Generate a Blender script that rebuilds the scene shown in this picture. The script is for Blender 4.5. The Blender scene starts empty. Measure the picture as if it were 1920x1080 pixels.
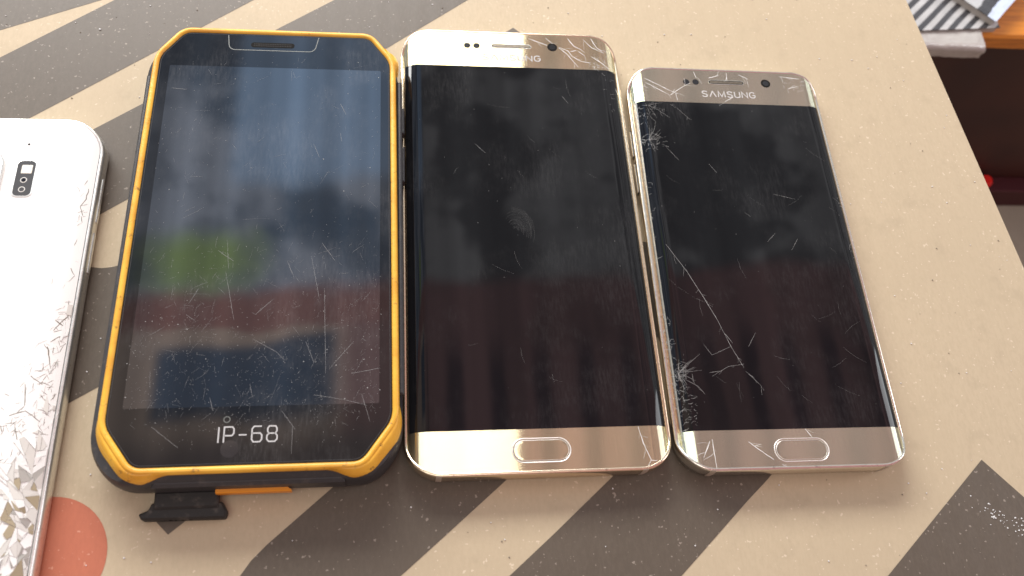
import bpy, math, random
from mathutils import Matrix, Vector
random.seed(7)
MM = 0.001
scene = bpy.context.scene

# ------------------------------------------------------------------ camera
cam_data = bpy.data.cameras.new('camera')
cam = bpy.data.objects.new('camera', cam_data)
scene.collection.objects.link(cam)
scene.camera = cam
cR = Vector((0.99081434, -0.06228671, 0.12003042))
cU = Vector((0.00518388, 0.90444939, 0.42654945))
cF = Vector((0.13512980, 0.42200909, -0.89646431))
cP = Vector((-39.2202, -127.0899, 231.3965)) * MM
m = Matrix.Identity(4)
for i in range(3):
    m[i][0], m[i][1], m[i][2], m[i][3] = cR[i], cU[i], -cF[i], cP[i]
cam.matrix_world = m
cam_data.sensor_width = 36
cam_data.lens = 29.536
cam_data.clip_start = 0.01
cam_data.clip_end = 50
cam_data.dof.use_dof = True
cam_data.dof.focus_distance = 0.262
cam_data.dof.aperture_fstop = 18

# ------------------------------------------------------------------ node helpers
class NT:
    def __init__(s, tree): s.t = tree
    def n(s, typ, **kw):
        x = s.t.nodes.new(typ)
        for k, v in kw.items(): setattr(x, k, v)
        return x
    def put(s, sock, v):
        if isinstance(v, bpy.types.NodeSocket): s.t.links.new(v, sock)
        elif v is not None:
            if isinstance(v, (tuple, list)) and len(v) == 3 and sock.type == 'RGBA': v = (*v, 1)
            sock.default_value = v
    def math(s, op, a, b=None, c=None):
        x = s.n('ShaderNodeMath', operation=op)
        for i, v in enumerate((a, b, c)): s.put(x.inputs[i], v)
        return x.outputs[0]
    def step(s, v, lo, hi, a=0.0, b=1.0):
        x = s.n('ShaderNodeMapRange', interpolation_type='SMOOTHSTEP')
        for i, q in enumerate((v, lo, hi, a, b)): s.put(x.inputs[i], q)
        return x.outputs[0]
    def mix(s, f, a, b):
        x = s.n('ShaderNodeMix', data_type='RGBA')
        s.put(x.inputs[0], f); s.put(x.inputs[6], a); s.put(x.inputs[7], b)
        return x.outputs[2]
    def noise(s, vec, scale, detail=3, rough=0.5):
        x = s.n('ShaderNodeTexNoise')
        s.put(x.inputs['Vector'], vec)
        x.inputs['Scale'].default_value = scale
        x.inputs['Detail'].default_value = detail
        x.inputs['Roughness'].default_value = rough
        return x.outputs['Fac']

# ------------------------------------------------------------------ world: dim open-fronted interior seen in the glass
world = bpy.data.worlds.new('World')
scene.world = world
world.use_nodes = True
t = NT(world.node_tree)
bg = [n for n in t.t.nodes if n.type == 'BACKGROUND'][0]
gen = t.n('ShaderNodeTexCoord').outputs['Generated']
sp = t.n('ShaderNodeSeparateXYZ'); t.put(sp.inputs[0], gen)
dz = t.math('MAXIMUM', sp.outputs[2], 0.1)
u = t.math('DIVIDE', sp.outputs[0], dz)
v = t.math('DIVIDE', sp.outputs[1], dz)
uv = t.n('ShaderNodeCombineXYZ'); t.put(uv.inputs[0], u); t.put(uv.inputs[1], v)
uv = uv.outputs[0]
wob = t.math('MULTIPLY_ADD', t.noise(uv, 9, 2), 0.05, -0.025)
v2 = t.math('ADD', t.math('ADD', v, wob), t.math('MULTIPLY', u, -0.05))
n1 = t.noise(uv, 5.5, 3, .55)
n2 = t.noise(uv, 13, 3, .6)
front = t.mix(t.step(n1, .46, .53), (.34, .35, .37), (1.0, 1.0, 1.03))
front = t.mix(t.math('MULTIPLY', t.step(n2, .52, .6), .4), front, (.5, .5, .52))
blue = t.mix(t.step(n1, .42, .56), (.16, .26, .40), (.80, .90, 1.10))
blue = t.mix(t.math('MULTIPLY', t.step(n2, .5, .6), .55), blue, (.26, .34, .46))
# brighter clear sky patch seen between things
sky = t.math('MULTIPLY', t.step(v2, .62, .66), t.math('MULTIPLY', t.step(u, -.24, -.20), t.step(u, .03, .0)))
blue = t.mix(t.math('MULTIPLY', sky, .8), blue, (.80, 1.18, 1.75))
# foliage
gd = t.math('ADD', t.math('POWER', t.math('DIVIDE', t.math('ADD', u, .25), .09), 2.0),
            t.math('POWER', t.math('DIVIDE', t.math('ADD', v2, -.52), .055), 2.0))
blue = t.mix(t.step(t.math('ADD', gd, t.math('MULTIPLY_ADD', n2, 2.4, -1.2)), 1.5, .0), blue, (.62, .88, .30))
front = t.mix(t.step(u, .05, -.02), front, blue)
# timber ceiling with dark ribs, fascia and beige strip
rib = t.math('SINE', t.math('MULTIPLY', t.math('ADD', u, t.math('MULTIPLY', wob, .35)), 112.0))
rib = t.math('MULTIPLY', t.step(rib, .0, .8), t.step(v2, .42, .34))
ceil = t.mix(rib, (.82, .44, .44), (.24, .13, .16))
ceil = t.mix(t.math('MULTIPLY', t.step(n1, .5, .58), .45), ceil, (.46, .26, .24))
left = t.mix(t.step(u, -.09, -.05), (1.0, .76, .62), (.62, .36, .34))
inb = t.math('MULTIPLY', t.math('MULTIPLY', t.step(v2, .30, .32), t.step(t.math('ADD', v2, t.math('MULTIPLY', u, -.07)), .432, .414)), t.math('MULTIPLY', t.step(u, -.298, -.282), t.step(u, -.065, -.09)))
left = t.mix(t.step(v2, .31, .26), left, (.34, .26, .24))
left = t.mix(inb, left, (.10, .17, .28))
left = t.mix(t.step(v2, .425, .432), left, (.66, .30, .26))
ceil = t.mix(t.step(u, .03, -.03), ceil, left)
env = t.mix(t.step(v2, .465, .49), ceil, front)
uu = t.n('ShaderNodeCombineXYZ'); t.put(uu.inputs[0], u)
streak = t.step(t.noise(uu.outputs[0], 17, 3, .6), .3, .7, .62, 1.38)
vm = t.n('ShaderNodeVectorMath', operation='SCALE'); t.put(vm.inputs[0], env); t.put(vm.inputs['Scale'], streak)
env = vm.outputs[0]
env = t.mix(t.step(sp.outputs[2], .10, -.02), env, (.30, .25, .20))
t.put(bg.inputs['Color'], env)
bg.inputs['Strength'].default_value = .9

# ------------------------------------------------------------------ lamps (bright shop front to the far left, a smaller one at right)
def area(name, loc, target, sx, sy, power, color):
    d = bpy.data.lights.new(name, 'AREA')
    d.shape = 'RECTANGLE'; d.size = sx; d.size_y = sy; d.energy = power; d.color = color
    o = bpy.data.objects.new(name, d)
    o.location = loc
    o.rotation_euler = (Vector(target) - Vector(loc)).to_track_quat('-Z', 'Y').to_euler()
    scene.collection.objects.link(o)
    return o
# high window strip whose right edge runs beside the phones
win = area('window_light', (-0.52, 1.143, 0.63), (-0.52, 1.143, 0), 1.4, .76, 70, (1.0, .98, .94))
win.rotation_euler.z -= math.radians(6.8)
fill_l = area('overhead_fill_light', (-0.62, -0.75, 2.0), (-0.62, -0.75, 0), 1.8, 1.3, 17, (1.0, .97, .92))  # unseen overhead fill behind the camera, added to brighten the lower bezel film
side = area('side_window_light', (1.3, 0.2, 0.75), (0, 0, 0), .35, .8, 5, (.93, .97, 1.0))

scene.view_settings.view_transform = 'Standard'
scene.view_settings.look = 'None'
scene.view_settings.exposure = -0.1
scene.view_settings.gamma = 1.0
scene.view_settings.use_curve_mapping = False
scene.render.engine = 'CYCLES'

# ------------------------------------------------------------------ materials
MAT = {}
def mat(name, base, rough=.5, metal=0., spec=.5, coat=0., coat_rough=.02, ior=1.5, aniso=0.):
    mt = bpy.data.materials.new(name); mt.use_nodes = True
    b = mt.node_tree.nodes['Principled BSDF']
    b.inputs['Base Color'].default_value = (*base, 1)
    b.inputs['Roughness'].default_value = rough
    b.inputs['Metallic'].default_value = metal
    b.inputs['Specular IOR Level'].default_value = spec
    b.inputs['Coat Weight'].default_value = coat
    b.inputs['Coat Roughness'].default_value = coat_rough
    b.inputs['IOR'].default_value = ior
    b.inputs['Anisotropic'].default_value = aniso
    MAT[name] = mt
    return NT(mt.node_tree), b
def ocoord(t, scale=1.0):
    tc = t.n('ShaderNodeTexCoord').outputs['Object']
    mp = t.n('ShaderNodeMapping'); t.put(mp.inputs[0], tc)
    mp.inputs['Scale'].default_value = (scale, scale, scale) if not isinstance(scale, tuple) else scale
    return mp.outputs[0]
def bump(t, b, h, strength, dist):
    bp = t.n('ShaderNodeBump'); bp.inputs['Strength'].default_value = strength
    bp.inputs['Distance'].default_value = dist
    t.put(bp.inputs['Height'], h); t.put(b.inputs['Normal'], bp.outputs[0])
# object coordinates are metres: scale 1000 -> millimetres
def paper(name, base, dark, fleck, spec=.3, rough=.62, worn=.0):
    t, b = mat(name, base, rough, spec=spec)
    c = ocoord(t, 1000.)
    fib = t.noise(ocoord(t, (900., 330., 900.)), 1.4, 4, .6)
    big = t.noise(c, .018, 3, .5)
    col = t.mix(t.step(fib, .35, .7), base, dark)
    col = t.mix(t.math('MULTIPLY', t.step(big, .35, .7), .55), col, dark)
    col = t.mix(t.math('MULTIPLY', t.step(t.noise(c, .11, 4, .65), .52, .75), .35), col, tuple(x * .82 for x in dark))
    sp_ = t.noise(c, .9, 1, .5)
    col = t.mix(t.math('MULTIPLY', t.step(sp_, .70, .76), .6), col, fleck)
    if worn:
        w = t.noise(c, .55, 5, .75); w2 = t.noise(c, .035, 2, .5)
        m_ = t.math('MULTIPLY', t.step(w, .62, .72), t.step(w2, .48, .7))
        col = t.mix(t.math('MULTIPLY', m_, worn), col, fleck)
    t.put(b.inputs['Base Color'], col)
    flute = t.n('ShaderNodeTexWave', wave_type='BANDS', bands_direction='X')
    t.put(flute.inputs['Vector'], c); flute.inputs['Scale'].default_value = .045
    flute.inputs['Distortion'].default_value = .6; flute.inputs['Detail'].default_value = 2
    flute.inputs['Detail Scale'].default_value = .05
    h = t.math('ADD', t.math('MULTIPLY', flute.outputs['Fac'], .055), t.math('MULTIPLY', t.noise(c, 1.3, 4, .6), .03))
    bump(t, b, h, .7, MM)
paper('kraft', (.50, .412, .285), (.468, .384, .263), (.70, .60, .46))
paper('print_brown', (.092, .074, .055), (.108, .087, .066), (.36, .31, .26), spec=.4, rough=.5, worn=.55)
paper('print_red', (.47, .15, .085), (.44, .14, .08), (.65, .35, .25), spec=.4, rough=.5)

def glass_black(name, base, spec, smudge=.0, haze=(.5, .5, .5), coat=0., rough=.03, ior=1.5, scale=.05):
    t, b = mat(name, base, rough, spec=spec, coat=coat, ior=ior)
    c = ocoord(t, 1000.)
    s1 = t.noise(c, scale, 5, .62); s2 = t.noise(ocoord(t, (1500., 260., 900.)), 1., 4, .7)
    mask = t.math('MULTIPLY', t.step(s1, .46, .72), t.step(s2, .3, .8))
    t.put(b.inputs['Base Color'], t.mix(t.math('MULTIPLY', mask, smudge), base, haze))
    t.put(b.inputs['Roughness'], t.math('MULTIPLY_ADD', t.step(s1, .4, .75), .035, rough))
glass_black('screen_black', (.006, .006, .007), .36, .03)
glass_black('rugged_border', (.010, .010, .011), .8, .06, rough=.04)
glass_black('rugged_lcd', (.014, .015, .018), .5, .08, coat=1.0, rough=.045, ior=1.9, scale=.045)

def film(name, col, rough=.2):
    mt = bpy.data.materials.new(name); mt.use_nodes = True; MAT[name] = mt
    t = NT(mt.node_tree); t.t.nodes.remove(t.t.nodes['Principled BSDF'])
    out = [n for n in t.t.nodes if n.type == 'OUTPUT_MATERIAL'][0]
    gl_ = t.n('ShaderNodeBsdfAnisotropic'); gl_.distribution = 'GGX'
    gl_.inputs['Roughness'].default_value = rough; gl_.inputs['Anisotropy'].default_value = .92
    tg = t.n('ShaderNodeCombineXYZ'); tg.inputs[0].default_value = 1.0
    vt = t.n('ShaderNodeVectorTransform', vector_type='VECTOR', convert_from='OBJECT', convert_to='WORLD')
    t.put(vt.inputs[0], tg.outputs[0]); t.put(gl_.inputs['Tangent'], vt.outputs[0])
    hair = t.noise(ocoord(t, (6000., 120., 1000.)), 1., 2, .5)
    t.put(gl_.inputs['Color'], t.mix(t.step(hair, .3, .7), col, tuple(x * .93 for x in col)))
    ct = t.n('ShaderNodeBsdfAnisotropic'); ct.inputs['Roughness'].default_value = .04; ct.inputs['Color'].default_value = (1, 1, 1, 1)
    fr_ = t.n('ShaderNodeFresnel'); fr_.inputs['IOR'].default_value = 1.45
    mx = t.n('ShaderNodeMixShader'); t.put(mx.inputs[0], fr_.outputs[0]); t.put(mx.inputs[1], gl_.outputs[0]); t.put(mx.inputs[2], ct.outputs[0])
    t.put(out.inputs[0], mx.outputs[0])
film('gold_film', (.90, .84, .55))
film('gold_film_right', (.78, .83, .63))
def metal(name, col, rough, var=.08):
    t, b = mat(name, col, rough, metal=1.0)
    c = ocoord(t, 1000.)
    n = t.noise(c, .5, 4, .65)
    t.put(b.inputs['Roughness'], t.math('MULTIPLY_ADD', n, var * 2, rough - var))
    t.put(b.inputs['Base Color'], t.mix(t.step(t.noise(c, 1.2, 3, .6), .55, .75), col, tuple(x * .7 for x in col)))
metal('gold_metal', (.84, .71, .53), .24)
metal('champagne_metal', (.84, .80, .71), .22)
metal('silver_metal', (.82, .82, .79), .38)
metal('steel_ring', (.86, .82, .74), .2)
mat('ring_bright', (.92, .90, .85), .38, metal=.9)
mat('antenna_plastic', (.45, .39, .31), .45)
mat('lens_black', (.01, .01, .012), .12, spec=.6)
mat('slot_dark', (.012, .011, .010), .8, spec=.1)
mat('grille_metal', (.42, .36, .28), .4, metal=.8)
mat('logo_silver', (.48, .47, .45), .6, spec=.2)
mat('print_white', (.72, .72, .72), .5)
mat('crack_white', (.80, .79, .76), .35)
mat('crack_grey', (.34, .34, .33), .35)
mat('crack_dark', (.16, .14, .11), .5)
mat('grit', (.22, .19, .15), .8)
mat('smear', (.020, .020, .020), .5)
mat('notch_line', (.13, .14, .13), .5)
mat('seal', (.05, .05, .05), .7, spec=.2)
mat('print_grey', (.50, .50, .50), .5)
mat('dust', (.34, .34, .33), .8)
mat('scratch', (.25, .25, .25), .6)
t, b = mat('yellow_plastic', (.80, .42, .028), .38, spec=.5)
c = ocoord(t, 1000.)
wear = t.math('MULTIPLY', t.step(t.noise(c, .40, 6, .75), .57, .68), .8)
yc = t.mix(t.step(t.noise(c, .08, 3, .5), .4, .65), (.84, .47, .05), (.72, .35, .03))
t.put(b.inputs['Base Color'], t.mix(wear, yc, (.20, .10, .03)))
bump(t, b, t.noise(c, .9, 4, .6), .25, .0003)
mat('orange_plastic', (.80, .30, .02), .4)
def rubber(name, base, rough):
    t, b = mat(name, base, rough, spec=.4)
    c = ocoord(t, 1000.)
    t.put(b.inputs['Base Color'], t.mix(t.math('MULTIPLY', t.step(t.noise(c, .3, 5, .7), .52, .75), .6), base, (.12, .105, .09)))
    bump(t, b, t.noise(c, 3., 3, .6), .3, .0002)
rubber('rubber', (.042, .042, .045), .45)
rubber('rubber_flap', (.022, .021, .020), .6)
t, b = mat('white_glass', (.84, .84, .82), .08, spec=.5, coat=.5)
mat('shard_light', (.66, .65, .61), .10, coat=.6)
mat('shard_grey', (.40, .39, .36), .15, coat=.5)
mat('shard_tan', (.36, .30, .20), .5)
mat('module_grey', (.075, .075, .075), .22, coat=.3)
mat('flash_yellow', (.80, .78, .68), .25)
t, b = mat('orange_wood', (.62, .22, .025), .35)
c = ocoord(t, (60., 900., 900.))
t.put(b.inputs['Base Color'], t.mix(t.step(t.noise(c, .6, 4, .6), .4, .7), (.64, .23, .025), (.46, .15, .018)))
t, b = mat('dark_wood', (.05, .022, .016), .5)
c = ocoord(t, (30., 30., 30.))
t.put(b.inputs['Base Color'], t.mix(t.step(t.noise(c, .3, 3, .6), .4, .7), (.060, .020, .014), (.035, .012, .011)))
t, b = mat('floor_concrete', (.30, .26, .20), .7)
c = ocoord(t, 1000.)
t.put(b.inputs['Base Color'], t.mix(t.noise(c, .03, 5, .6), (.34, .30, .24), (.24, .21, .165)))
mat('red_plastic', (.05, .003, .007), .5)
mat('red_bright', (.75, .02, .015), .3)
t, b = mat('magazine_striped', (.5, .5, .5), .2, coat=.5)
tc_ = t.n('ShaderNodeTexCoord').outputs['Object']
mp_ = t.n('ShaderNodeMapping'); t.put(mp_.inputs[0], tc_); mp_.inputs['Rotation'].default_value = (0, 0, math.radians(-39)); mp_.inputs['Scale'].default_value = (1000, 1000, 1000)
wv = t.n('ShaderNodeTexWave', wave_type='BANDS', bands_direction='Y'); t.put(wv.inputs['Vector'], mp_.outputs[0])
wv.inputs['Scale'].default_value = .045; wv.inputs['Distortion'].default_value = 2.2; wv.inputs['Detail Scale'].default_value = .25
t.put(b.inputs['Base Color'], t.mix(t.step(wv.outputs['Fac'], .42, .56), (.045, .045, .05), t.mix(t.noise(mp_.outputs[0], .06, 2), (.25, .25, .25), (.6, .6, .6))))
bump(t, b, t.noise(ocoord(t, 1000.), .10, 3, .5), .4, .002)
t, b = mat('magazine_blue', (.5, .5, .5), .16, coat=.6)
tc_ = ocoord(t, 1000.)
sx_ = t.n('ShaderNodeSeparateXYZ'); t.put(sx_.inputs[0], tc_)
yy_ = t.math('ADD', sx_.outputs[1], t.math('MULTIPLY_ADD', t.noise(tc_, .09, 2), 5.0, -2.5))
cc_ = t.mix(t.step(yy_, 6.5, 7.2), (.52, .60, .74), (.035, .035, .04))
cc_ = t.mix(t.step(yy_, 14, 15), cc_, (.42, .43, .44))
cc_ = t.mix(t.step(yy_, 22, 23), cc_, (.06, .06, .065))
cc_ = t.mix(t.step(yy_, 26, 27), cc_, (.5, .5, .5))
t.put(b.inputs['Base Color'], cc_)
bump(t, b, t.noise(tc_, .10, 3, .5), .5, .003)
t, b = mat('plastic_wrap', (.40, .38, .36), .12, coat=.8)
bump(t, b, t.noise(ocoord(t, 1000.), .10, 3, .5), .5, .003)
mat('paper_edge', (.50, .48, .45), .6)

# ------------------------------------------------------------------ mesh helpers
col = scene.collection
class MB:
    def __init__(s): s.v = []; s.f = []
    def vert(s, x, y, z): s.v.append((x * MM, y * MM, z * MM)); return len(s.v) - 1
    def poly(s, pts): s.f.append([s.vert(*p) for p in pts])
    def loops(s, loops, closed=True, cap0=False, cap1=False):
        ids = [[s.vert(*p) for p in L] for L in loops]
        n = len(ids[0])
        for a, b in zip(ids, ids[1:]):
            for i in range(n if closed else n - 1):
                j = (i + 1) % n
                s.f.append([a[i], a[j], b[j], b[i]])
        if cap0: s.f.append(ids[0][::-1])
        if cap1: s.f.append(ids[-1][:])
        return s
    def box(s, x0, x1, y0, y1, z0, z1, bev=0.):
        L = lambda d, z: [(x0 + d, y0 + d, z), (x1 - d, y0 + d, z), (x1 - d, y1 - d, z), (x0 + d, y1 - d, z)]
        if bev: return s.loops([L(bev, z0), L(0, z0 + bev), L(0, z1 - bev), L(bev, z1)], cap0=True, cap1=True)
        return s.loops([L(0, z0), L(0, z1)], cap0=True, cap1=True)
    def build(s, name, material, parent=None, smooth=False, angle=None):
        me = bpy.data.meshes.new(name)
        me.from_pydata(s.v, [], s.f); me.update()
        if smooth:
            for p in me.polygons: p.use_smooth = True
            if angle: me.set_sharp_from_angle(angle=math.radians(angle))
        me.materials.append(MAT[material])
        o = bpy.data.objects.new(name, me); col.objects.link(o)
        if parent: o.parent = parent
        return o
def tag(o, label, cat, group=None, kind=None):
    o['label'] = label
    if cat: o['category'] = cat
    if group: o['group'] = group
    if kind: o['kind'] = kind
    return o
def thing(name, x, y, rot, label, cat, group=None, z=0):
    o = bpy.data.objects.new(name, None); col.objects.link(o)
    o.location = (x * MM, y * MM, z * MM); o.rotation_euler = (0, 0, math.radians(rot)); o.empty_display_size = .01
    return tag(o, label, cat, group)
def rrect(hw, hl, r, n=10, cx=0, cy=0):
    P = []
    for qx, qy, a0 in ((1, -1, -90), (1, 1, 0), (-1, 1, 90), (-1, -1, 180)):
        for i in range(n + 1):
            a = math.radians(a0 + 90 * i / n)
            P.append((cx + qx * (hw - r) + r * math.cos(a), cy + qy * (hl - r) + r * math.sin(a)))
    return P
def dense(P, step):
    out = []
    n = len(P)
    for i in range(n):
        a, b = P[i], P[(i + 1) % n]
        k = max(1, int(math.hypot(b[0] - a[0], b[1] - a[1]) / step))
        for j in range(k): out.append((a[0] + (b[0] - a[0]) * j / k, a[1] + (b[1] - a[1]) * j / k))
    return out
def normals(P):
    n = len(P); N = []
    for i in range(n):
        a, b = P[i - 1], P[(i + 1) % n]
        dx, dy = b[0] - a[0], b[1] - a[1]; l = math.hypot(dx, dy) or 1
        N.append((dy / l, -dx / l))
    return N
def fillet(P, R, n=6):
    out = []; k = len(P)
    for i in range(k):
        p = Vector(P[i]); a = Vector(P[i - 1]) - p; b = Vector(P[(i + 1) % k]) - p
        r = R[i] if isinstance(R, (list, tuple)) else R
        r = min(r, a.length * .48, b.length * .48)
        A = p + a.normalized() * r; B = p + b.normalized() * r
        for j in range(n + 1):
            t_ = j / n
            q = A * (1 - t_) ** 2 + p * 2 * t_ * (1 - t_) + B * t_ ** 2
            out.append((q.x, q.y))
    return out
def lift(P, z, d=0., N=None):
    N = N or normals(P)
    return [(p[0] - n[0] * d, p[1] - n[1] * d, z) for p, n in zip(P, N)]
def ribbon(mb, pts, w, zf, taper=True, jit=0., sub=1.2, closed=False, rnd=random):
    # flat strip along a polyline; zf gives the height of the surface it lies on
    Q = []
    for a, b in zip(pts, pts[1:]):
        k = max(1, int(math.hypot(b[0] - a[0], b[1] - a[1]) / sub))
        for j in range(k):
            s_ = j / k
            Q.append((a[0] + (b[0] - a[0]) * s_ + rnd.uniform(-jit, jit), a[1] + (b[1] - a[1]) * s_ + rnd.uniform(-jit, jit)))
    Q.append(pts[-1])
    n = len(Q); L = []; R = []
    for i, q in enumerate(Q):
        a = Q[max(0, i - 1)]; b = Q[min(n - 1, i + 1)]
        dx, dy = b[0] - a[0], b[1] - a[1]; l = math.hypot(dx, dy) or 1
        ww = w / 2 * (1 if not taper else (.35 + .65 * math.sin(math.pi * (.12 + .8 * i / max(1, n - 1)))))
        if jit: ww *= rnd.uniform(.6, 1.3)
        # mitre
        if 0 < i < n - 1 and not taper:
            d1 = Vector((q[0] - a[0], q[1] - a[1])); d2 = Vector((b[0] - q[0], b[1] - q[1]))
            if d1.length and d2.length:
                cs = max(.5, math.cos(d1.angle(d2) / 2)); ww /= cs
                dd = d1.normalized() + d2.normalized()
                if dd.length > .1: dd.normalize(); dx, dy, l = dd.x, dd.y, 1
        L.append((q[0] - dy / l * ww, q[1] + dx / l * ww)); R.append((q[0] + dy / l * ww, q[1] - dx / l * ww))
    A = [mb.vert(*p, zf(p[0], p[1])) for p in L]; B = [mb.vert(*p, zf(p[0], p[1])) for p in R]
    for i in range(n - 1): mb.f.append([B[i], B[i + 1], A[i + 1], A[i]])
GLY = {
 'S': ([[(.95,.80),(.82,.95),(.5,1),(.18,.95),(.05,.76),(.14,.60),(.5,.5),(.86,.40),(.95,.24),(.82,.05),(.5,0),(.18,.05),(.05,.20)]], .78),
 'A': ([[(0,0),(.5,1),(1,0)]], .95), 'M': ([[(0,0),(.06,1),(.5,.08),(.94,1),(1,0)]], 1.02),
 'U': ([[(0,1),(0,.25),(.14,.05),(.5,0),(.86,.05),(1,.25),(1,1)]], .78),
 'N': ([[(0,0),(0,1),(1,0),(1,1)]], .80),
 'G': ([[(.95,.80),(.78,.96),(.48,1),(.16,.9),(0,.62),(0,.38),(.16,.1),(.48,0),(.82,.05),(1,.22),(1,.48),(.55,.48)]], .80),
 'I': ([[(0,0),(0,1)]], .02), 'P': ([[(0,0),(0,1),(.82,1),(1,.86),(1,.58),(.82,.44),(0,.44)]], .68),
 '-': ([[(0,.47),(1,.47)]], .55),
 '6': ([[(.95,1),(.18,1),(0,.84),(0,.16),(.18,0),(.82,0),(1,.16),(1,.42),(.82,.56),(0,.56)]], .70),
 '8': ([[(.2,.53),(.05,.66),(.05,.86),(.2,1),(.8,1),(.95,.86),(.95,.66),(.8,.53),(1,.38),(1,.15),(.8,0),(.2,0),(0,.15),(0,.38),(.2,.53),(.8,.53)]], .72)}
def lettering(text, x0, x1, y0, h, w, z, matname, parent, gap=.34):
    adv = sum(GLY[c_][1] for c_ in text) + gap * (len(text) - 1)
    k = (x1 - x0) / adv; mb = MB(); x = x0; i = 0
    for c_ in text:
        st, cw = GLY[c_]
        for s_ in st:
            i += 1
            ribbon(mb, [(x + a * cw * k, y0 + b * h) for a, b in s_], w, lambda X, Y, q=z + .002 * i: q, taper=False, sub=50)
        x += (cw + gap) * k
    return mb.build('lettering', matname, parent)
def disc(mb, cx, cy, r, z, n=20, sy=1.):
    mb.poly([(cx + r * math.cos(2 * math.pi * i / n), cy + r * sy * math.sin(2 * math.pi * i / n), z) for i in range(n)])
def ring(mb, outer, inner, z0, z1):
    mb.loops([[(*p, z0) for p in outer], [(*p, z1) for p in outer], [(*p, z1) for p in inner], [(*p, z0) for p in inner]])

# ------------------------------------------------------------------ setting: floor
mb = MB(); mb.poly([(-1500, -900, -345), (2200, -900, -345), (2200, 2200, -345), (-1500, 2200, -345)])
o = mb.build('floor', 'floor_concrete'); o['kind'] = 'structure'

# ------------------------------------------------------------------ cardboard box with printed top
box = thing('cardboard_box', 0, 0, 0, 'brown cardboard box printed with dark diagonal stripes, carrying the four phones', 'box', z=-344)
def xr(y): return 161.7 - .081 * (y - 107.3)
top = [(-330, -210), (xr(-210), -210), (xr(250), 250), (-330, 250)]
ZB = 344
mb = MB(); mb.loops([lift(top, ZB - 4), lift(top, ZB - .6), lift(top, ZB, .5)], cap0=True, cap1=True)
mb.build('top_panel', 'kraft', box)
for a, b in zip(top, top[1:] + top[:1]):
    d = Vector((b[0] - a[0], b[1] - a[1])).normalized(); n = Vector((-d.y, d.x)) * 4; e = Vector((d.x, d.y)) * 4.2
    q = [(a[0] + e.x, a[1] + e.y), (b[0], b[1]), (b[0] + n.x, b[1] + n.y), (a[0] + e.x + n.x, a[1] + e.y + n.y)]
    MB().loops([[(*p, 0) for p in q], [(*p, ZB - 4.2) for p in q]], cap0=True, cap1=True).build('side_panel', 'kraft', box)
ang = .785
def stripe(pts, k, matname='print_brown', name='printed_stripe'):
    mb = MB(); mb.poly([(*p, ZB + .05 + .004 * k) for p in pts]); return mb.build(name, matname, box)
def ext(p, d, s): return (p[0] + d[0] * s, p[1] + d[1] * s)
D = (.772, .636)                        # run of the stripes
stripe([(-330, -57), (-330, 85), (-150, 233), (30, 233), (-138.6, 91.0), (-168.1, 66.8 + 9.5), (-325, -53)][0:0] or
       [(-168.1, 76.3), (-138.6, 101.2 - 10.2), ext((-138.6, 91), D, 150), ext((-170, 110), D, 150), ext((-175, 105), D, -120), ext((-168.1, 76.3), D, -150)], 0)
stripe([ext((-166, 65.1), (.771, .637), -190), (-166, 65.1), (-134.3, 91.3), ext((-134.3, 91.3), D, 180), ext((-88.6, 93.7), D, 180), (-88.6, 93.7), (-153.9, 40.8), ext((-153.9, 40.8), D, -190)], 1)
stripe([ext((-133, 38.3), D, -190), (-133, 38.3), (-119.5, 48.6), (-78.9, 81.7), (-60.9, 95.2), ext((-60.9, 95.2), D, 180), ext((-13.3, 97.8), D, 180), (-13.3, 97.8), (-40.7, 75.5), (-120.6, 12.1), (-127.9, 6.6), ext((-127.9, 6.6), D, -190)], 2)
arc = [(-119.7, -10.1), (-122, -10.8), (-124.7, -11.1), (-128.5, -10.6), (-133, -9), (-138, -5.5), (-150, 0), (-190, -20), (-190, -92)]
stripe([(2.6, 85.5)] + arc + [(-126.5, -51.3), (-120.4, -47.4), (26, 63)], 3)
stripe([(-98, -87.8), (-5, -11.5), (-9, -6.5), (-102.3, -83.4)], 4)
stripe([(-84, -112), (-81.5, -103), (-79.3, -98.8), (-76.9, -95.3), (-73.2, -91.5), (-70, -88.7), (-57, -77.4), (35, -2), (78, -2), (-10.9, -78), (-26.2, -90.6), (-38.7, -100.8), (-60, -119)], 5)
stripe([(-60, -144), (-10.3, -102.2), (2.7, -91.8), (18.9, -78.4), (50, -52.6), (92, -57), (64.8, -80.5), (59.1, -85.1), (36.5, -104.5), (-15, -148)], 6)
stripe([(60, -136.5), (95.7, -107.4), (134.4, -76), (165, -111.5), (110, -158)], 7)
stripe([(-127.5 + 15.2 * math.cos(a * math.pi / 24), -92.2 + 15.2 * math.sin(a * math.pi / 24)) for a in range(48)], 8, 'print_red', 'printed_dot')

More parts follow.
